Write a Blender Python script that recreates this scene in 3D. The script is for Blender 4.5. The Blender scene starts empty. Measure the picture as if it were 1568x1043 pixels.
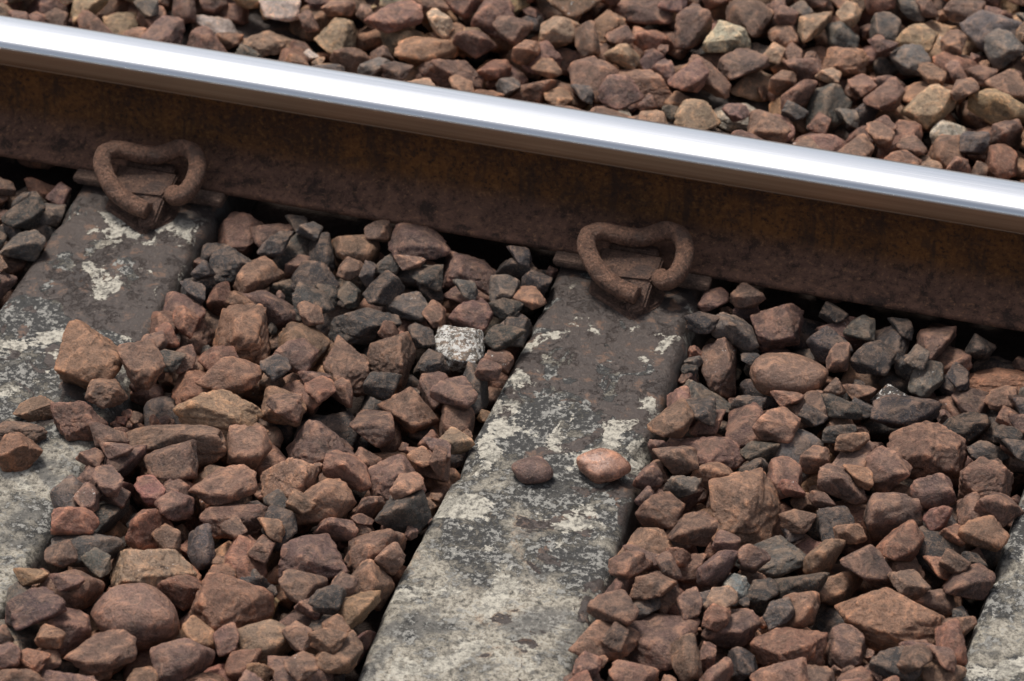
import bpy, math, random, bmesh, time
import numpy as np
from mathutils import Vector, Matrix, Quaternion, noise as mnoise
rng=np.random.default_rng(31); random.seed(7)
sc=bpy.context.scene
SP=0.665
# ---------------------------------------------------------------- node helpers
class M:
    def __init__(s,name):
        s.m=bpy.data.materials.new(name); s.m.use_nodes=True
        s.t=s.m.node_tree; s.t.nodes.clear()
        s.out=s.t.nodes.new('ShaderNodeOutputMaterial')
        s.b=s.t.nodes.new('ShaderNodeBsdfPrincipled')
        s.t.links.new(s.b.outputs[0],s.out.inputs[0])
    def n(s,ty,**k):
        nd=s.t.nodes.new(ty)
        for a,v in k.items(): setattr(nd,a,v)
        return nd
    def put(s,sock,v):
        if hasattr(v,'is_output') : s.t.links.new(v,sock)
        else:
            if isinstance(v,(tuple,list)) and len(v)==3 and sock.type=='RGBA': v=(*v,1)
            sock.default_value=v
    def noise(s,vec,scale,detail=6,rough=.6,dist=0):
        nd=s.n('ShaderNodeTexNoise'); s.put(nd.inputs['Vector'],vec)
        nd.inputs['Scale'].default_value=scale; nd.inputs['Detail'].default_value=detail
        nd.inputs['Roughness'].default_value=rough; nd.inputs['Distortion'].default_value=dist
        return nd.outputs['Fac']
    def step(s,x,a,b,c=0.,d=1.):
        nd=s.n('ShaderNodeMapRange'); nd.interpolation_type='SMOOTHSTEP'
        s.put(nd.inputs[0],x)
        for i,v in zip((1,2,3,4),(a,b,c,d)): s.put(nd.inputs[i],v)
        return nd.outputs[0]
    def math(s,op,a,b=0.,c=0.):
        nd=s.n('ShaderNodeMath',operation=op); s.put(nd.inputs[0],a); s.put(nd.inputs[1],b)
        s.put(nd.inputs[2],c); return nd.outputs[0]
    def mix(s,f,a,b,bt='MIX'):
        nd=s.n('ShaderNodeMix',data_type='RGBA',blend_type=bt)
        s.put(nd.inputs[0],f); s.put(nd.inputs[6],a); s.put(nd.inputs[7],b); return nd.outputs[2]
    def vadd(s,a,b):
        nd=s.n('ShaderNodeVectorMath',operation='ADD'); s.put(nd.inputs[0],a); s.put(nd.inputs[1],b); return nd.outputs[0]
    def bump(s,h,strength,dist,normal=None):
        nd=s.n('ShaderNodeBump'); s.put(nd.inputs['Height'],h); s.put(nd.inputs['Strength'],strength)
        nd.inputs['Distance'].default_value=dist
        if normal: s.put(nd.inputs['Normal'],normal)
        return nd.outputs[0]
    def fin(s,col,rough,norm=None,metal=None,spec=None):
        s.put(s.b.inputs['Base Color'],col); s.put(s.b.inputs['Roughness'],rough)
        if norm: s.put(s.b.inputs['Normal'],norm)
        if metal is not None: s.put(s.b.inputs['Metallic'],metal)
        if spec is not None: s.put(s.b.inputs['Specular IOR Level'],spec)
        return s.m
# ---------------------------------------------------------------- materials
def mat_stone():
    m=M('ballast_stone')
    an=m.n('ShaderNodeAttribute',attribute_name='scol'); col=an.outputs['Color']; gl=an.outputs['Alpha']
    v=m.n('ShaderNodeAttribute',attribute_name='rc').outputs['Vector']
    sp=m.n('ShaderNodeAttribute',attribute_name='spk').outputs['Fac']
    n1=m.noise(v,24,4,.6); n2=m.noise(v,95,6,.8); n3=m.noise(m.vadd(v,(5,3,1)),48,6,.7,.8); n4=m.noise(v,420,3,.7)
    k=m.math('MULTIPLY_ADD',n2,2.6,-.29)
    g=m.n('ShaderNodeCombineColor')
    for i in range(3): m.put(g.inputs[i],k)
    c=m.mix(1.,col,g.outputs[0],'MULTIPLY')
    lt=m.mix(1.,c,(1.9,1.65,1.42),'MULTIPLY')
    c=m.mix(m.step(n3,.50,.62,0,.85),c,lt)
    dk=m.mix(1.,c,(.36,.37,.39),'MULTIPLY')
    c=m.mix(m.step(n1,.54,.66,0,.75),c,dk)
    c=m.mix(m.step(n4,.55,.66,0,.5),c,(.36,.22,.145))
    c=m.mix(m.step(n4,.44,.36,0,.55),c,(.02,.015,.013))
    nz=m.n('ShaderNodeSeparateXYZ'); m.put(nz.inputs[0],m.n('ShaderNodeNewGeometry').outputs['Normal'])
    du=m.math('MULTIPLY',m.step(nz.outputs[2],.35,.95),m.step(n3,.42,.60,.0,.30))
    c=m.mix(m.math('MULTIPLY',du,gl),c,(.42,.27,.185))
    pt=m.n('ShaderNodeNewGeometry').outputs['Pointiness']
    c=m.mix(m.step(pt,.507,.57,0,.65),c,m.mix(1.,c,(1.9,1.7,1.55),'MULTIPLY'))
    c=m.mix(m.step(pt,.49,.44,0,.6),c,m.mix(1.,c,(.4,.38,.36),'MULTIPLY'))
    w=m.noise(v,130,5,.75)
    c=m.mix(m.math('MULTIPLY',m.step(w,m.math('MULTIPLY_ADD',sp,-.205,.70),m.math('MULTIPLY_ADD',sp,-.205,.725)),m.step(sp,.05,.2)),c,(.80,.77,.72))
    g2=m.step(gl,.45,1.,.25,1.)
    b=m.bump(n2,m.math('MULTIPLY',g2,.8),.010); b=m.bump(n4,m.math('MULTIPLY',g2,.65),.0022,b); b=m.bump(n3,m.math('MULTIPLY',g2,.5),.012,b)
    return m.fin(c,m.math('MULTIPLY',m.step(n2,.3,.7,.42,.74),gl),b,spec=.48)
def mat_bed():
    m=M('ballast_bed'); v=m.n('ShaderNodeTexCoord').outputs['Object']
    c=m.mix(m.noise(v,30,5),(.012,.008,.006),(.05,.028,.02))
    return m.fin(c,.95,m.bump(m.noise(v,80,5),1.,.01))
def mat_ground():
    m=M('gravel_ground'); v=m.n('ShaderNodeTexCoord').outputs['Object']
    nd=m.n('ShaderNodeTexVoronoi'); m.put(nd.inputs['Vector'],v); nd.inputs['Scale'].default_value=18
    hs=m.n('ShaderNodeSeparateColor'); m.put(hs.inputs[0],nd.outputs['Color'])
    c=m.mix(hs.outputs[0],(.09,.05,.038),(.22,.11,.07)); c=m.mix(m.step(nd.outputs['Distance'],.3,.8),c,(.015,.01,.008))
    return m.fin(c,.9,m.bump(nd.outputs['Distance'],1.,-.04))
def mat_concrete():
    m=M('weathered_concrete'); o=m.n('ShaderNodeTexCoord').outputs['Object']
    rnd=m.n('ShaderNodeObjectInfo').outputs['Random']
    g=m.n('ShaderNodeCombineXYZ'); m.put(g.inputs[0],m.math('MULTIPLY',rnd,37.)); m.put(g.inputs[1],m.math('MULTIPLY',rnd,11.))
    v=m.vadd(o,g.outputs[0])
    s=m.n('ShaderNodeSeparateXYZ'); m.put(s.inputs[0],o); x,y,z=s.outputs
    big=m.noise(v,10,5,.6,.4); med=m.noise(v,34,7,.72,.3); fine=m.noise(v,140,6,.75); sp=m.noise(v,420,3,.7); bl=m.noise(m.vadd(v,(3,7,2)),13,8,.60,.9)
    b2=m.noise(m.vadd(v,(13,2,5)),11,9,.62,.6)
    conc=m.mix(m.step(med,.32,.66),(.25,.225,.185),(.68,.61,.49)); conc=m.mix(m.step(fine,.42,.58),m.mix(1.,conc,(.42,.42,.42),'MULTIPLY'),conc)
    conc=m.mix(m.step(bl,.56,.64,0,.45),conc,(.36,.23,.145))
    conc=m.mix(m.step(b2,.47,.37,0,.8),conc,(.10,.096,.09))
    grime=m.mix(fine,(.018,.018,.018),(.075,.072,.068))
    a=m.step(y,-1.0,-.36,0.,1.)
    th=m.math('MULTIPLY_ADD',a,-.095,.55)
    mm=m.math('ADD',m.math('MULTIPLY',med,.46),m.math('MULTIPLY',big,.32)); mm=m.math('ADD',mm,m.math('MULTIPLY',fine,.22))
    gm=m.step(mm,m.math('SUBTRACT',th,.018),m.math('ADD',th,.022))
    c=m.mix(gm,conc,grime)
    lic=m.math('ADD',m.math('MULTIPLY',fine,.55),m.math('MULTIPLY',med,.45))
    lm=m.step(lic,.51,.555)
    pale=m.mix(sp,(.20,.195,.18),(.44,.42,.375))
    c=m.mix(m.math('MULTIPLY',lm,.8),c,pale)
    c=m.mix(m.step(fine,.43,.37,0,.75),c,(.028,.028,.028))
    sk=m.math('ADD',m.math('MULTIPLY',bl,.88),m.math('MULTIPLY',med,.12))
    xs=m.math('MULTIPLY',x,.55)
    th2=m.math('SUBTRACT',m.math('MULTIPLY_ADD',m.step(y,-.68,-.12),-.23,.616),xs)
    sm=m.step(sk,th2,m.math('ADD',th2,.007))
    skin=m.mix(big,(.032,.026,.024),(.075,.054,.045))
    skin=m.mix(m.step(med,.55,.63,0,.7),skin,(.17,.095,.06))
    skin=m.mix(m.step(fine,.54,.62,0,.35),skin,(.17,.13,.105))
    c=m.mix(sm,c,skin)
    pt=m.math('ADD',m.math('MULTIPLY',b2,.86),m.math('MULTIPLY',fine,.14))
    tp=m.step(y,-.42,-.15,.547,.566)
    pm=m.step(pt,tp,m.math('ADD',tp,.017))
    pcol=m.mix(m.step(fine,.34,.60),(.17,.16,.14),(.52,.48,.40))
    pcol=m.mix(m.step(med,.43,.35,0,.85),pcol,(.075,.072,.068))
    c=m.mix(m.math('MULTIPLY',m.math('MULTIPLY',pm,m.step(y,-.10,-.15)),.92),c,pcol)
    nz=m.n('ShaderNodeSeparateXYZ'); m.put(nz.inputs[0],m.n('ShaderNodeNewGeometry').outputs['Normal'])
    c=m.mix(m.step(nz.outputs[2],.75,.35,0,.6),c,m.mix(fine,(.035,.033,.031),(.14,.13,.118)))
    smm=m.math('MULTIPLY',sm,m.math('SUBTRACT',1.,pm))
    rr=m.math('MULTIPLY_ADD',smm,-.40,.88)
    h=m.math('ADD',m.math('MULTIPLY',fine,.5),m.math('MULTIPLY',med,.5))
    b=m.bump(h,.7,.007); b=m.bump(sp,.35,.0015,b); b=m.bump(smm,.9,.0022,b); b=m.bump(gm,.5,.0012,b)
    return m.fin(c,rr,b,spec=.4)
def mat_rail():
    m=M('rail_steel'); o=m.n('ShaderNodeTexCoord').outputs['Object']
    s=m.n('ShaderNodeSeparateXYZ'); m.put(s.inputs[0],o); x,y,z=s.outputs
    n1=m.noise(o,9,6,.65,.5); n2=m.noise(o,150,6,.75); n3=m.noise(o,38,6,.7,.3); n4=m.noise(o,600,3,.7)
    mp=m.n('ShaderNodeMapping'); m.put(mp.inputs[0],o); mp.inputs['Scale'].default_value=(1.2,300,300)
    st=m.noise(mp.outputs[0],1.,4,.6)
    mv=m.n('ShaderNodeMapping'); m.put(mv.inputs[0],o); mv.inputs['Scale'].default_value=(60,12,8)
    sv=m.noise(mv.outputs[0],1.,5,.65)
    rust=m.mix(m.step(n1,.35,.65),(.10,.038,.011),(.24,.092,.020)); rust=m.mix(m.step(n2,.50,.66,0,.65),rust,(.36,.16,.045))
    rust=m.mix(m.step(n2,.47,.38,0,.85),rust,(.035,.016,.009)); rust=m.mix(m.step(n3,.53,.62,0,.65),rust,(.065,.03,.017))
    rust=m.mix(m.step(sv,.52,.64,0,.6),rust,(.05,.024,.013))
    foot=m.mix(m.step(n3,.3,.7),(.11,.052,.034),(.29,.145,.092)); foot=m.mix(m.step(n2,.56,.63,0,.8),foot,(.46,.23,.12)); foot=m.mix(m.step(n3,.46,.37,0,.85),foot,(.05,.026,.018))
    foot=m.mix(m.step(n2,.46,.38,0,.7),foot,(.045,.024,.017))
    foot=m.mix(m.step(n4,.60,.66,0,.5),foot,(.42,.24,.14))
    c=m.mix(m.step(m.math('MULTIPLY_ADD',n3,.03,z),.068,.036),rust,foot)
    sd=m.step(z,.1275,.131)
    side=m.mix(st,(.24,.145,.088),(.38,.265,.175))
    side=m.mix(m.step(z,.140,.130,0,.6),side,(.13,.065,.032))
    c=m.mix(sd,c,side)
    top=m.step(z,.1535,.157)
    c=m.mix(top,c,m.mix(st,(.66,.68,.71),(.82,.83,.85)))
    metal=m.math('MAXIMUM',m.math('MULTIPLY',sd,.55),top)
    r=m.math('MULTIPLY_ADD',sd,-.5,.86)
    mr=m.n('ShaderNodeMix'); m.put(mr.inputs[0],top); m.put(mr.inputs[2],r); m.put(mr.inputs[3],m.math('MULTIPLY_ADD',st,.22,.13))
    inv=m.math('SUBTRACT',1.,sd)
    b=m.n('ShaderNodeBump'); m.put(b.inputs['Height'],m.math('MULTIPLY',m.math('ADD',n2,m.math('MULTIPLY',n4,.5)),inv)); b.inputs['Strength'].default_value=.9; b.inputs['Distance'].default_value=.008
    return m.fin(c,mr.outputs[0],b.outputs[0],metal)
def mat_rust(name,a,b_,rough=.7):
    m=M(name); v=m.n('ShaderNodeTexCoord').outputs['Object']
    n1=m.noise(v,60,6,.7); n2=m.noise(v,300,5,.75); n3=m.noise(v,28,4,.6)
    c=m.mix(m.step(n1,.35,.65),a,b_); c=m.mix(m.step(n2,.53,.64,0,.65),c,tuple(min(1,q*1.8) for q in b_)); c=m.mix(m.step(n2,.46,.38,0,.8),c,tuple(q*.35 for q in a))
    c=m.mix(m.step(n3,.55,.68,0,.6),c,(.055,.042,.038))
    return m.fin(c,rough,m.bump(m.math('ADD',n2,m.math('MULTIPLY',n1,1.5)),1.,.006),.1)
MS=mat_stone(); MB=mat_bed(); MG=mat_ground(); MC=mat_concrete(); MR=mat_rail()
MCL=mat_rust('rusty_spring_steel',(.12,.063,.042),(.27,.142,.090),.54)
MSH=mat_rust('rusty_cast_iron',(.09,.050,.036),(.19,.105,.070),.66)
MIN=mat_rust('dirty_pad',(.13,.08,.058),(.23,.145,.105),.7)
# ---------------------------------------------------------------- rocks
def ico(s):
    bm=bmesh.new(); bmesh.ops.create_icosphere(bm,subdivisions=s,radius=1)
    V=np.array([v.co[:] for v in bm.verts]); F=np.array([[v.index for v in f.verts] for f in bm.faces]); bm.free(); return V,F
ICO={s:ico(s) for s in (3,4,5)}
class Rock: pass
def hull_planes(P):
    bm=bmesh.new(); vs=[bm.verts.new(p) for p in P]; bmesh.ops.convex_hull(bm,input=vs)
    N=[];D=[]
    for f in bm.faces:
        n=np.array(f.normal[:]); l=np.linalg.norm(n)
        if f.calc_area()<1e-5: continue
        n=n/l; d=float(n@np.array(f.verts[0].co[:]))
        if d<0: n,d=-n,-d
        if any(np.dot(n,q)>.985 for q in N): continue
        N.append(n); D.append(d)
    bm.free(); return np.array(N),np.array(D)
def make_rock(i,rounded=False):
    r=Rock(); r.V={}
    if not rounded and i%2==0:
        while True:
            n=rng.integers(9,17); P=rng.normal(size=(n,3)); P/=np.linalg.norm(P,axis=1)[:,None]; P*=rng.uniform(.88,1.22,(n,1))
            N,D=hull_planes(P)
            if D.min()>.37: break
        vol=D.mean(); D=D/vol*.81
    else:
        n=rng.integers(6,12) if not rounded else 26
        P=rng.normal(size=(n*8,3)); P/=np.linalg.norm(P,axis=1)[:,None]
        sel=[P[0]]
        for p in P[1:]:
            if len(sel)>=n: break
            if max(np.dot(p,q) for q in sel)<(.73 if not rounded else .9): sel.append(p)
        N=np.array(sel); D=rng.uniform(.63,1.0,len(N)) if not rounded else rng.uniform(.92,1.,len(N))
        E=np.array(Matrix.Rotation(rng.uniform(0,3),3,Vector(rng.normal(size=3))))
        N=np.vstack([N,E,-E]); D=np.concatenate([D,rng.uniform(.8,1.12,6) if not rounded else np.full(6,1.)])
    r.N,r.D=N,D
    off=Vector(rng.uniform(-50,50,3)); k=rng.choice([40.,65.,110.]) if not rounded else 10.
    for s,(V,F) in ICO.items():
        dn=V@N.T; R=np.where(dn>.1,D[None]/np.maximum(dn,.1),9.)
        rm=R.min(1,keepdims=True); rad=rm[:,0]-np.log(np.exp(-k*(R-rm)).sum(1))/k
        rad=np.minimum(rad,1.40)
        ns=np.array([mnoise.fractal(Vector(v*2.1)+off,.8,2.,5 if s>3 else 3) for v in V])
        rg=np.array([abs(mnoise.noise(Vector(v*2.4)+off*1.7)) for v in V])
        rad=rad*(1+(.055 if not rounded else .03)*ns-.065*np.maximum(0,.14-rg)/.14*(0 if rounded else 1))
        r.V[s]=V*rad[:,None]
    return r
t0=time.time()
ROCKS=[make_rock(i) for i in range(44)]
ROUND=make_rock(99,True)
def rot(axis,ang): return np.array(Matrix.Rotation(ang,3,Vector(axis)))
CELL=.005
class Tmpl: pass
def template(rock,S,R):
    t=Tmpl(); t.rock=rock; t.Mx=R@np.diag(S)@rot(rng.normal(size=3),rng.uniform(0,3.1))
    Mi=np.linalg.inv(t.Mx); m=rock.N@Mi; ln=np.linalg.norm(m,axis=1); m=m/ln[:,None]; d=rock.D/ln
    ext=np.abs(rock.V[3]@t.Mx.T).max(0); h=int(math.ceil(max(ext[0],ext[1])/CELL))
    g=np.arange(-h,h+1)*CELL; X,Y=np.meshgrid(g,g,indexing='ij')
    top=np.full(X.shape,9.); bot=np.full(X.shape,-9.)
    for k in range(len(d)):
        z=(d[k]-m[k,0]*X-m[k,1]*Y)
        if m[k,2]>1e-3: top=np.minimum(top,z/m[k,2])
        elif m[k,2]<-1e-3: bot=np.maximum(bot,z/m[k,2])
    top=np.minimum(top,ext[2]); bot=np.maximum(bot,-ext[2])
    ok=top>bot+.001
    t.h=h; t.ok=ok; t.top=top[ok]; t.bot=bot[ok]; t.ix,t.iy=[q-h for q in np.nonzero(ok)]; t.tmax=t.top.max() if ok.any() else 0
    t.size=max(S); return t
def rand_t(a,tilt=30,fl=(.42,.85)):
    S=a*np.array([1.,rng.uniform(.56,.95),rng.uniform(*fl)])
    R=rot((0,0,1),rng.uniform(0,6.283))@rot(rng.normal(size=3),math.radians(rng.normal(0,tilt)))@rot((0,0,1),rng.uniform(0,6.28))
    return template(ROCKS[rng.integers(len(ROCKS))],S,R)
def klass(lo,hi,n): return [rand_t(rng.uniform(lo,hi)) for _ in range(n)]
BIG=klass(.043,.060,110); MED=klass(.032,.044,240); SML=klass(.020,.030,160); TINY=klass(.009,.016,60)
print('templates',time.time()-t0)
X0,X1,Y0,Y1=-1.6,1.2,-1.55,1.3
nx=int((X1-X0)/CELL); ny=int((Y1-Y0)/CELL)
gx=X0+(np.arange(nx)+.5)*CELL; gy=Y0+(np.arange(ny)+.5)*CELL
GX,GY=np.meshgrid(gx,gy,indexing='ij')
def sstep(a,b,x): t=np.clip((x-a)/(b-a),0,1); return t*t*(3-2*t)
def slhw(y):
    return .096+.024*sstep(-.15,-.85,y)
def lowf(seed,sc_):
    r=np.random.default_rng(seed); o=0
    for i in range(7):
        a=r.uniform(0,6.28); k=r.uniform(.6,1.6)*sc_; o=o+np.sin(GX*math.cos(a)*k+GY*math.sin(a)*k+r.uniform(0,6))
    return o/3.5
nearest=np.round(GX/SP)*SP; dxs=np.abs(GX-nearest)
SLP=(dxs<slhw(GY)+.004)&(GY<.5)&(GY>-2.0)
T=-.010+.014*sstep(-.10,-.36,GY)+.012*sstep(-.5,-.9,GY)+.009*lowf(3,14)
bay1=(GX<0)&(GX>-SP)
T=T+np.where(bay1,.010,0.)+np.where(GX>0,.003,0)
Tr=.035+.03*sstep(.12,.5,GY)+.012*lowf(5,12)
T=np.where(GY>.02,Tr,T)
RAILZ=np.abs(GY)<.071
Tun=np.where(np.abs(GY)<.10,-.002,T)
H=np.maximum(-.13,T-.09); H=np.where(np.abs(GY)<.1,-.065,H)
H[SLP]=0.0
BED=np.where(SLP,-.14,H-.004)
SLnoF=SLP&(GY<.13)
T=np.where(SLnoF,-1.,T); Tun=np.where(SLnoF,-1.,Tun)
HM=np.zeros_like(H,dtype=bool)
stones=[]
tabu=np.zeros_like(H)
def try_at(t,i,j):
    a=t.ix+i; b=t.iy+j
    if a.min()<0 or b.min()<0 or a.max()>=nx or b.max()>=ny: return None
    h=H[a,b]; z=(h-t.bot).max()
    return z,a,b,h
def commit(t,i,j,z,a,b,col=None,spk=0,hero=False,gl=1.):
    z-=.004
    H[a,b]=np.maximum(H[a,b],z+t.top)
    if hero: HM[a,b]=True
    stones.append([t,(gx[i],gy[j],z),col,spk,hero,a,b,gl])
def fill(Tm,classes,probs,thr,over,maxn,K=9,offs=3,mask=None):
    tabu[:]=0; fails=0; n=0; cl=rng.choice(len(classes),size=maxn*3,p=probs); q=0
    if mask is not None: MI,MJ=np.nonzero(mask)
    while n<maxn and fails<400 and q<len(cl):
        if mask is None: I=rng.integers(4,nx-4,90); J=rng.integers(4,ny-4,90)
        else: s_=rng.integers(0,len(MI),90); I=MI[s_]; J=MJ[s_]
        D=Tm[I,J]-H[I,J]-tabu[I,J]; k=D.argmax()
        if D[k]<thr: fails+=1; continue
        cands=classes[cl[q]]; q+=1; best=None
        for _ in range(K):
            t=cands[rng.integers(len(cands))]; i=I[k]+rng.integers(-offs,offs+1); j=J[k]+rng.integers(-offs,offs+1)
            r=try_at(t,i,j)
            if r is None: continue
            z,a,b,h=r
            tl=Tm[a,b]; ok=tl>-.5
            tm=tl[ok].mean() if ok.any() else 0
            ov=z+t.tmax-max(tm,Tm[I[k],J[k]])
            if ov>over: continue
            if SLnoF[a,b].mean()>.14 or HM[a,b].mean()>.10: continue
            gap=(z+t.bot-h).mean(); s=gap+1.5*max(ov,0)
            if best is None or s<best[0]: best=(s,t,i,j,z,a,b)
        if best is None:
            tabu[max(0,I[k]-3):I[k]+4,max(0,J[k]-3):J[k]+4]+=.01; continue
        commit(best[1],best[2],best[3],best[4],best[5],best[6]); n+=1
    print('fill',n,time.time()-t0); return n
fill(Tun-.03,[BIG,MED,SML],[.3,.6,.1],.012,.010,5200,K=6)
n_under=len(stones)
H[RAILZ]=np.maximum(H[RAILZ],.035); H[np.abs(GY)<.037]=.16
T=np.where(RAILZ,-1,T)
RB=(.215,.103,.069);BR=(.185,.103,.073);PU=(.148,.087,.069);DG=(.052,.047,.045);GY_=(.102,.091,.083);TA=(.34,.235,.15);OR=(.265,.147,.089);PA=(.54,.46,.37);PK=(.325,.19,.132)
# x, y, width, depth, colour, roundness, speckle
heroes=[(-.183,-.266,.062,.094,(.17,.15,.135),0,1.),(.489,-.130,.105,.050,(.26,.12,.075),3,0),(-.530,-.118,.068,.088,BR,0,0),(-.525,-.190,.085,.055,DG,0,0),(-.434,-.355,.084,.098,OR,0,0),
(-.412,-.503,.090,.055,PK,0,0),(-.614,-.481,.082,.075,OR,0,0),(-.528,-.491,.066,.06,BR,0,0),(-.412,-.799,.090,.072,TA,0,.25),(-.379,-.894,.098,.078,BR,1,.05),
(-.301,-.346,.062,.085,BR,0,0),(-.304,-.267,.085,.055,DG,0,0),(-.250,-.335,.066,.07,PU,0,0),(.233,-.481,.080,.108,OR,0,.1),(.241,-.222,.098,.062,BR,1,0),
(.455,-.632,.128,.07,OR,0,0),(.353,-.719,.092,.065,RB,0,0),(.148,-.275,.06,.07,GY_,0,0),(.371,-.206,.064,.036,DG,0,.75),(.266,-.625,.034,.05,(.20,.215,.22),0,0),
(.206,-.130,.068,.08,PU,0,0),(.145,-.195,.056,.075,PU,0,.3),(.165,-.398,.08,.065,BR,0,0),(.280,-.549,.085,.055,GY_,0,0),(.442,-.319,.084,.075,BR,0,0),
(-.293,-.505,.076,.075,PU,0,0),(.140,-.590,.068,.072,OR,0,0),(-.455,-.576,.122,.045,BR,0,0),(-.170,-.546,.072,.065,BR,0,0),(-.302,-.592,.066,.065,PK,0,0),
(-.334,-.670,.078,.045,BR,0,0),(-.231,-.734,.09,.072,PU,0,0),(.506,-.359,.072,.07,BR,0,0),(-.155,-.679,.068,.066,BR,0,0),(-.300,-.831,.082,.072,RB,0,0),
(-.220,-.122,.080,.055,PU,0,0),
(-.017,-.508,.048,.037,(.125,.074,.058),1,0),(.063,-.477,.062,.046,(.27,.15,.105),2,0),
(-.627,-.650,.062,.055,RB,0,0),(-.647,-.597,.062,.035,PU,0,0),(-.587,-.574,.062,.06,BR,0,0),(-.642,-.556,.05,.034,BR,0,0),(-.565,-.535,.05,.04,BR,0,0),(-.70,-.63,.06,.05,BR,0,0),
(.048,.297,.074,.045,PA,0,0),(.331,.327,.044,.045,PA,0,.5),(-.277,.244,.022,.024,(.8,.8,.8),0,0),(-.003,.415,.074,.05,PA,0,0),(-.094,.314,.08,.05,PK,0,0),
(-.528,.303,.06,.06,TA,0,.2),(-.63,.29,.07,.05,TA,0,0),(-.345,.262,.072,.046,BR,0,0),(.161,.427,.078,.05,OR,0,0),(-.177,.436,.07,.05,OR,0,.2),(-.72,.30,.06,.05,PA,0,.3),(-.83,.26,.06,.05,TA,0,0)]
def hero_pass():
    for (x,y,w_,h_,c,rd,sp) in heroes:
        a=w_/2*1.12; bb=h_/2*1.15; best=None
        for _ in range(30):
            S=np.array([a,bb,min(a,bb)*(rng.uniform(.62,.85) if rd!=3 else .35)])
            R=rot((0,0,1),math.radians(9)+rng.normal(0,.12))@rot((1,0,0),rng.normal(.12,.15))@rot((0,1,0),rng.normal(0,.12))
            t=template(ROUND if rd in (1,2) else ROCKS[rng.integers(len(ROCKS))],S,R)
            i=int((x-X0)/CELL)+rng.integers(-1,2); j=int((y-Y0)/CELL)+rng.integers(-1,2)
            r=try_at(t,i,j)
            if r is None: continue
            z,aa,b2,h=r; gap=(z+t.bot-h).mean()+.6*max(0,z+t.tmax-(max(T[aa,b2].max(),-.1)+.03))+HM[aa,b2].mean()*.05
            if best is None or gap<best[0]: best=(gap,t,i,j,z,aa,b2)
        if best: commit(*best[1:],col=c,spk=sp,hero=True,gl=.5 if rd==2 else (.75 if rd==1 else 1.))
hero_pass()
fill(T,[BIG,MED,SML],[.32,.58,.10],.012,.022,5200,K=15)
mk=(((GY<-.071)&(GY>-.15))|((GY>.071)&(GY<.15))|((dxs<slhw(GY)+.05)&(GY<.0)))&~SLnoF
fill(T+.006,[MED,SML],[.8,.2],.018,.026,900,K=44,offs=8,mask=mk)
fill(T-.006,[SML],[1.],.026,.012,2500,K=12,offs=4)
fill(T-.008,[SML,TINY],[.5,.5],.028,.008,900,K=16,offs=4,mask=mk)
fill(T-.012,[TINY],[1.],.032,.004,900,K=5)
print('stones',len(stones))
PAL=[DG,GY_,PU,BR,RB,OR,TA,PA]
def stone_color(x,y):
    if y>.03:
        w=np.array([.06,.06,.24,.38,.06,.11,.08,.01]);
        if x<-.30: w=np.array([.03,.05,.16,.30,.05,.18,.18,.05])
    else:
        k=float(sstep(-.52,-.14,np.array(y)))
        w=k*np.array([.42,.21,.25,.10,.02,.0,0,0])+(1-k)*np.array([.08,.06,.28,.34,.12,.11,.01,0])
    w=w/w.sum(); return np.array(PAL[rng.choice(8,p=w)])*(1.08 if y>.03 else 1.)
Vs=[];Fs=[];Cs=[];Rs=[];Sp=[];nv=0;drop=0
for k,(t,p,c,sp,hero,a_,b_,gl) in enumerate(stones):
    x,y,z=p
    core=(-1.2<x<.8) and (-1.1<y<.85)
    jit=.17 if c is None else .05
    if c is None: c=stone_color(x,y)
    if (z+t.top-H[a_,b_]).max()<-.022: drop+=1; continue
    s=5 if (hero and t.size>.028) else (4 if (core and k>=n_under) else 3)
    V=t.rock.V[s]@t.Mx.T
    c=np.array(c)*math.exp(rng.normal(0,jit))*np.array([1,1+rng.normal(0,.04),1+rng.normal(0,.06)])
    if sp==0 and not hero and rng.random()<.05: sp=rng.uniform(.1,.4)
    F=ICO[s][1]
    if np.linalg.det(t.Mx)<0: F=F[:,::-1]
    Vs.append(V+np.array(p)); Fs.append(F+nv); nv+=len(V)
    Cs.append(np.tile(np.append(c,gl),(len(V),1))); Rs.append(V+rng.uniform(-20,20,3)); Sp.append(np.full(len(V),sp))
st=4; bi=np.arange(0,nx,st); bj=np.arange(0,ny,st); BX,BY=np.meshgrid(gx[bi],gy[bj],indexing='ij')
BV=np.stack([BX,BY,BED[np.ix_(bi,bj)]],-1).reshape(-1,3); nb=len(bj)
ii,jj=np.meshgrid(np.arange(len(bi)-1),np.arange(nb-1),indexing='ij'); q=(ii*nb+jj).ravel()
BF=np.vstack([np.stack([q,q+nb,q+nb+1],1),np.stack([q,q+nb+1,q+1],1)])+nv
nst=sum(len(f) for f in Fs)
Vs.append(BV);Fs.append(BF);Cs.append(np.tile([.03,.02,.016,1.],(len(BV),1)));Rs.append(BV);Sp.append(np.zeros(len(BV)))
V=np.concatenate(Vs).astype(np.float32);F=np.concatenate(Fs).astype(np.int32)
me=bpy.data.meshes.new('gravel_ballast'); me.vertices.add(len(V)); me.loops.add(F.size); me.polygons.add(len(F))
me.vertices.foreach_set('co',V.ravel()); me.loops.foreach_set('vertex_index',F.ravel())
me.polygons.foreach_set('loop_start',np.arange(0,F.size,3,dtype=np.int32)); 
me.polygons.foreach_set('use_smooth',np.ones(len(F),dtype=bool))
mi=np.zeros(len(F),dtype=np.int32); mi[nst:]=1; me.polygons.foreach_set('material_index',mi)
me.update(calc_edges=True)
a=me.attributes.new('scol','FLOAT_COLOR','POINT'); a.data.foreach_set('color',np.concatenate(Cs).astype(np.float32).ravel())
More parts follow.
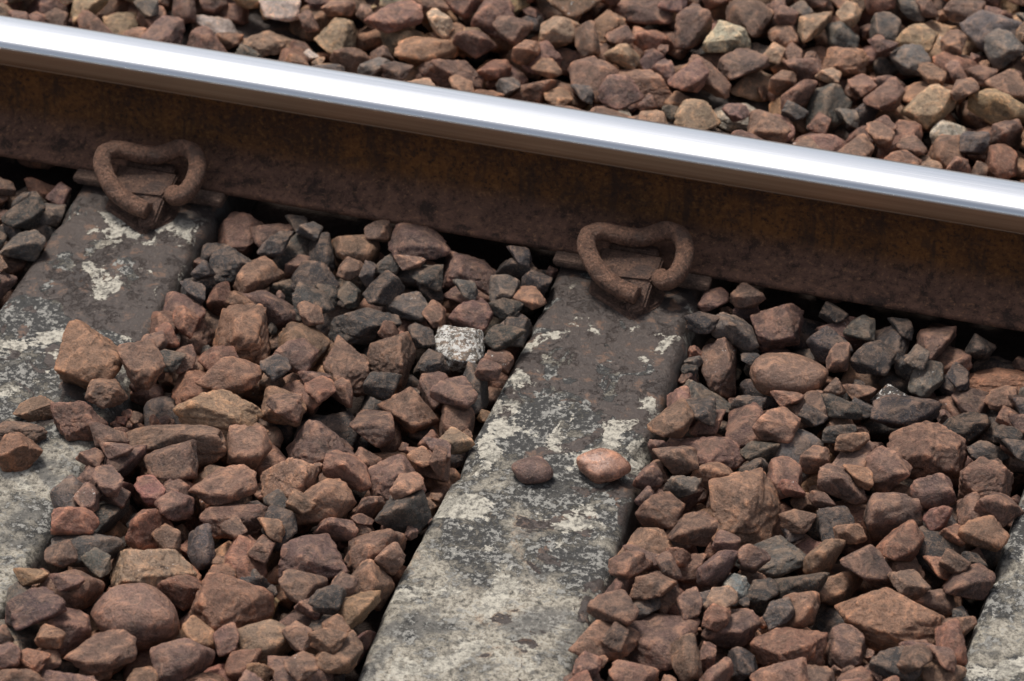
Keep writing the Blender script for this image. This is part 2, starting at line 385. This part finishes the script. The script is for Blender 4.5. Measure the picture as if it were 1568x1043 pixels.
a=me.attributes.new('rc','FLOAT_VECTOR','POINT'); a.data.foreach_set('vector',np.concatenate(Rs).astype(np.float32).ravel())
a=me.attributes.new('spk','FLOAT','POINT'); a.data.foreach_set('value',np.concatenate(Sp).astype(np.float32))
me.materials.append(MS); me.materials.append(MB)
ob=bpy.data.objects.new('gravel_ballast',me); sc.collection.objects.link(ob)
print('dropped',drop,'verts',len(V),'faces',len(F),time.time()-t0)
# ---------------------------------------------------------------- ground sheet
def mesh_obj(name,verts,faces,mat,smooth=True,ang=None):
    me=bpy.data.meshes.new(name); me.from_pydata([tuple(map(float,v)) for v in verts],[],[tuple(int(q) for q in f) for f in faces]); me.materials.append(mat)
    if smooth:
        for p in me.polygons: p.use_smooth=True
        if ang: me.set_sharp_from_angle(angle=math.radians(ang))
    o=bpy.data.objects.new(name,me); sc.collection.objects.link(o); return o
mesh_obj('ground',[(-400,-400,-.15),(400,-400,-.15),(400,400,-.15),(-400,400,-.15)],[(0,1,2,3)],MG,False)
# ---------------------------------------------------------------- sleepers
def sleeper_mesh():
    L0,L1=-2.005,.5; ys=np.concatenate([np.arange(L0,-1.3,.03),np.arange(-1.3,.2,.008),np.arange(.2,L1+.001,.03)])
    prof=[(-1,-.17,.030),(-1,-.10,.018),(-1,-.05,.010),(-1,-.026,.0055),(-1,-.012,.003),(-1,-.0045,-.001),(-1,-.0012,-.006),(-1,0,-.013)]
    rows=[]
    for y in ys:
        w=float(.096+.024*sstep(-.15,-.85,np.array(y if y>-.7525 else -1.505-y)))
        row=[]
        for s_,z,o in prof: row.append((-(w+o),y,z))
        for q in np.linspace(-1,1,23)[1:-1]: row.append(((w-.013)*q,y,0.))
        for s_,z,o in reversed(prof): row.append((w+o,y,z))
        rows.append(row)
    m=len(rows[0]); V=[];F=[]
    for row in rows:
        for (x,y,z) in row:
            p=Vector((x,y,z)); n1=mnoise.fractal(p*30,.8,2,4); n2=mnoise.noise(p*95)
            if z>-.03:
                e=max(0,1-abs(abs(x)-.1)/.03)
                chip=max(0,mnoise.noise(p*26+Vector((4,4,4)))-.15)*.018*e
                z+= .0012*n1+.0006*n2-chip; x-= math.copysign(chip*.8,x) if abs(x)>.05 else 0; x+=.0012*n1
            V.append((x,y,z))
    for r in range(len(rows)-1):
        for k in range(m-1): a=r*m+k; F.append((a,a+1,a+m+1,a+m))
    F.append(tuple(range(m))); F.append(tuple(reversed(range((len(rows)-1)*m,len(rows)*m))))
    return V,F
V,F=sleeper_mesh()
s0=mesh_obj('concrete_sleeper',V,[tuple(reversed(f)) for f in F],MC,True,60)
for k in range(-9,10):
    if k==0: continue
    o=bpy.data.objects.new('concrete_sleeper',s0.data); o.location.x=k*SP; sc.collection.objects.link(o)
# ---------------------------------------------------------------- rails
half=[(.0000,0),(.062,0),(.068,.0015),(.070,.005),(.070,.009),(.0685,.0115),(.066,.0125),(.050,.0158),(.036,.0192),(.027,.0235),(.0195,.0300),(.0135,.040),(.0100,.052),(.0083,.066),(.0080,.080),(.0082,.096),(.0095,.107),(.0125,.115),(.0170,.1195),(.024,.1225),(.0325,.1255),(.0352,.1275),(.0358,.1310),(.0358,.139),(.0357,.147),(.0354,.1525),(.0345,.1565),(.0327,.1598),(.0300,.1623),(.0262,.1641),(.0215,.1653),(.0165,.16605),(.0110,.1666),(.0055,.1669),(0,.167)]
prof=half+[(-y,z) for y,z in reversed(half[1:-1])]
def rail(y0):
    xs=np.linspace(-12.5,12.5,51); n=len(prof); V=[(x,y,z) for x in xs for y,z in prof]; F=[]
    for r in range(len(xs)-1):
        for k in range(n): F.append((r*n+k,r*n+(k+1)%n,(r+1)*n+(k+1)%n,(r+1)*n+k))
    F.append(tuple(reversed(range(n)))); F.append(tuple(range((len(xs)-1)*n,len(xs)*n)))
    o=mesh_obj('railway_rail',V,[tuple(reversed(f)) for f in F],MR,True,50); o.location=(0,y0,.010); return o
r1=rail(0); r2=bpy.data.objects.new('railway_rail',r1.data); r2.location=(0,-1.505,.010); sc.collection.objects.link(r2)
# ---------------------------------------------------------------- rail clip
cp=[(.024,-.147,.025),(.010,-.144,.026),(-.008,-.139,.028),(-.032,-.127,.035),(-.051,-.109,.046),(-.0595,-.092,.055),(-.056,-.079,.059),(-.042,-.071,.059),(-.025,-.068,.056),(-.008,-.066,.054),(.008,-.062,.054),(.022,-.055,.057),(.037,-.049,.061),(.053,-.053,.061),(.065,-.067,.056),(.069,-.087,.048),(.066,-.105,.040),(.057,-.115,.033),(.047,-.112,.029),(.042,-.102,.027)]
def catmull(P,n=10):
    P=[Vector(p) for p in P]; P=[P[0]*2-P[1]]+P+[P[-1]*2-P[-2]]; out=[]
    for i in range(1,len(P)-2):
        for k in range(n):
            t=k/n; a,b,c,d=P[i-1:i+3]
            out.append(.5*((2*b)+(c-a)*t+(2*a-5*b+4*c-d)*t*t+(3*b-a-3*c+d)*t**3))
    out.append(P[-2]); return out
def clip_mesh():
    bm=bmesh.new(); pts=catmull(cp); ns=24; R=.0123; rings=[]
    nrm=Vector((0,.4,1)).normalized()
    for i,p in enumerate(pts):
        tg=(pts[min(i+1,len(pts)-1)]-pts[max(i-1,0)]).normalized()
        u=(nrm-tg*nrm.dot(tg)).normalized(); v=tg.cross(u); nrm=u
        rr=R
        if i in(0,len(pts)-1): rr*=.88
        ring=[]
        for kk in range(ns):
            an=2*math.pi*kk/ns; q=p+rr*(math.cos(an)*u+math.sin(an)*v)
            q=p+(q-p)*(1+.07*mnoise.fractal(q*120,.7,2,4)+.05*mnoise.noise(q*40)); ring.append(bm.verts.new(q))
        rings.append(ring)
    for i in range(len(rings)-1):
        for k in range(ns): bm.faces.new((rings[i][k],rings[i][(k+1)%ns],rings[i+1][(k+1)%ns],rings[i+1][k]))
    bm.faces.new(list(reversed(rings[0]))); bm.faces.new(rings[-1])
    bmesh.ops.recalc_face_normals(bm,faces=bm.faces)
    me=bpy.data.meshes.new('spring_clip'); bm.to_mesh(me); bm.free(); me.materials.append(MCL)
    for p in me.polygons: p.use_smooth=True
    me.set_sharp_from_angle(angle=math.radians(55)); return me
def prism(bm,pts2,z0,ztops):
    lo=[bm.verts.new((x,y,z0)) for x,y in pts2]; hi=[bm.verts.new((x,y,z)) for (x,y),z in zip(pts2,ztops)]
    n=len(pts2); bm.faces.new(lo); bm.faces.new(list(reversed(hi)))
    for k in range(n): bm.faces.new((lo[k],hi[k],hi[(k+1)%n],lo[(k+1)%n]))
def shoulder_mesh():
    me=bpy.data.meshes.new('cast_shoulder'); bm=bmesh.new()
    prism(bm,[(-.046,-.0725),(.040,-.0725),(.040,-.096),(.032,-.120),(-.018,-.124),(-.040,-.104)],.001,[.037,.037,.036,.030,.029,.034])
    prism(bm,[(-.032,-.052),(.030,-.052),(.032,-.0722),(-.036,-.0722)],.0275,[.037,.037,.040,.040])
    prism(bm,[(.004,-.118),(.036,-.117),(.035,-.154),(.020,-.164),(.010,-.154)],.0,[.029,.029,.014,.010,.013])
    prism(bm,[(-.050,-.100),(.050,-.098),(.050,-.126),(.038,-.148),(.022,-.170),(.006,-.160),(-.020,-.144),(-.046,-.128)],-.004,[.004]*8)
    bmesh.ops.recalc_face_normals(bm,faces=bm.faces)
    bmesh.ops.bevel(bm,geom=bm.edges[:],offset=.003,segments=3,affect='EDGES',clamp_overlap=True)
    bm.to_mesh(me); bm.free(); me.materials.append(MSH)
    for p in me.polygons: p.use_smooth=True
    me.set_sharp_from_angle(angle=math.radians(50)); return me
def pad_mesh():
    me=bpy.data.meshes.new('rail_pad'); bm=bmesh.new()
    prism(bm,[(-.103,-.086),(-.047,-.086),(-.047,.07),(-.103,.07)],.001,[.0095]*4)
    prism(bm,[(.044,-.086),(.103,-.086),(.103,.07),(.044,.07)],.001,[.0095]*4)
    prism(bm,[(-.104,-.094),(-.050,-.094),(-.050,-.0722),(-.104,-.0722)],.0098,[.018]*4)
    prism(bm,[(.048,-.094),(.104,-.094),(.104,-.0722),(.048,-.0722)],.0098,[.018]*4)
    bmesh.ops.recalc_face_normals(bm,faces=bm.faces)
    bmesh.ops.bevel(bm,geom=bm.edges[:],offset=.0014,segments=2,affect='EDGES',clamp_overlap=True)
    bm.to_mesh(me); bm.free(); me.materials.append(MIN); return me
cm,sm_,pm=clip_mesh(),shoulder_mesh(),pad_mesh()
for k in range(-5,6):
    for (yy,rz) in ((0,0),(0,math.pi),(-1.505,0),(-1.505,math.pi)):
        if abs(k)>2 and yy<-1: continue
        e=bpy.data.objects.new('rail_fastening_clip',None); sc.collection.objects.link(e); e.location=(k*SP,yy,0); e.rotation_euler=(0,0,rz)
        for nm,mm in (('spring_clip',cm),('cast_shoulder',sm_),('rail_pad',pm)):
            if nm=='rail_pad' and rz!=0: continue
            o=bpy.data.objects.new(nm,mm); sc.collection.objects.link(o); o.parent=e
# ---------------------------------------------------------------- light
az=Vector((-.38,.40,1.0)).normalized()
W=bpy.data.worlds.new('World'); sc.world=W; W.use_nodes=True; nt=W.node_tree; nt.nodes.clear()
sky=nt.nodes.new('ShaderNodeTexSky'); sky.sky_type='NISHITA'; sky.sun_disc=False
sky.sun_elevation=math.asin(az.z); sky.sun_rotation=math.atan2(az.x,az.y)
sky.air_density=1.; sky.dust_density=3.5; sky.ozone_density=.6
hs=nt.nodes.new('ShaderNodeHueSaturation'); hs.inputs['Saturation'].default_value=.45
bg=nt.nodes.new('ShaderNodeBackground'); bg.inputs[1].default_value=.135
wo=nt.nodes.new('ShaderNodeOutputWorld'); nt.links.new(sky.outputs[0],hs.inputs['Color']); nt.links.new(hs.outputs[0],bg.inputs[0]); nt.links.new(bg.outputs[0],wo.inputs[0])
L=bpy.data.lights.new('sun','SUN'); L.energy=3.3; L.angle=math.radians(13); L.color=(1,.955,.89)
lo=bpy.data.objects.new('sun',L); sc.collection.objects.link(lo); lo.rotation_euler=az.to_track_quat('Z','Y').to_euler()
# ---------------------------------------------------------------- camera
cd=bpy.data.cameras.new('camera'); cd.sensor_width=36; cd.lens=5900/1568*36; cd.clip_start=.1; cd.clip_end=2000
co=bpy.data.objects.new('camera',cd); sc.collection.objects.link(co); co.location=(.924,-3.97,3.02)
Fv=Vector((-.2119,.759,-.6157)); co.rotation_euler=(Fv.to_track_quat('-Z','Y')@Quaternion((0,0,1),.005)@Quaternion((1,0,0),-.0005)).to_euler()
cd.dof.use_dof=True; cd.dof.focus_distance=4.72; cd.dof.aperture_fstop=6.3
sc.camera=co
sc.view_settings.view_transform='Standard'; sc.view_settings.look='None'; sc.view_settings.exposure=0
print('done',time.time()-t0)
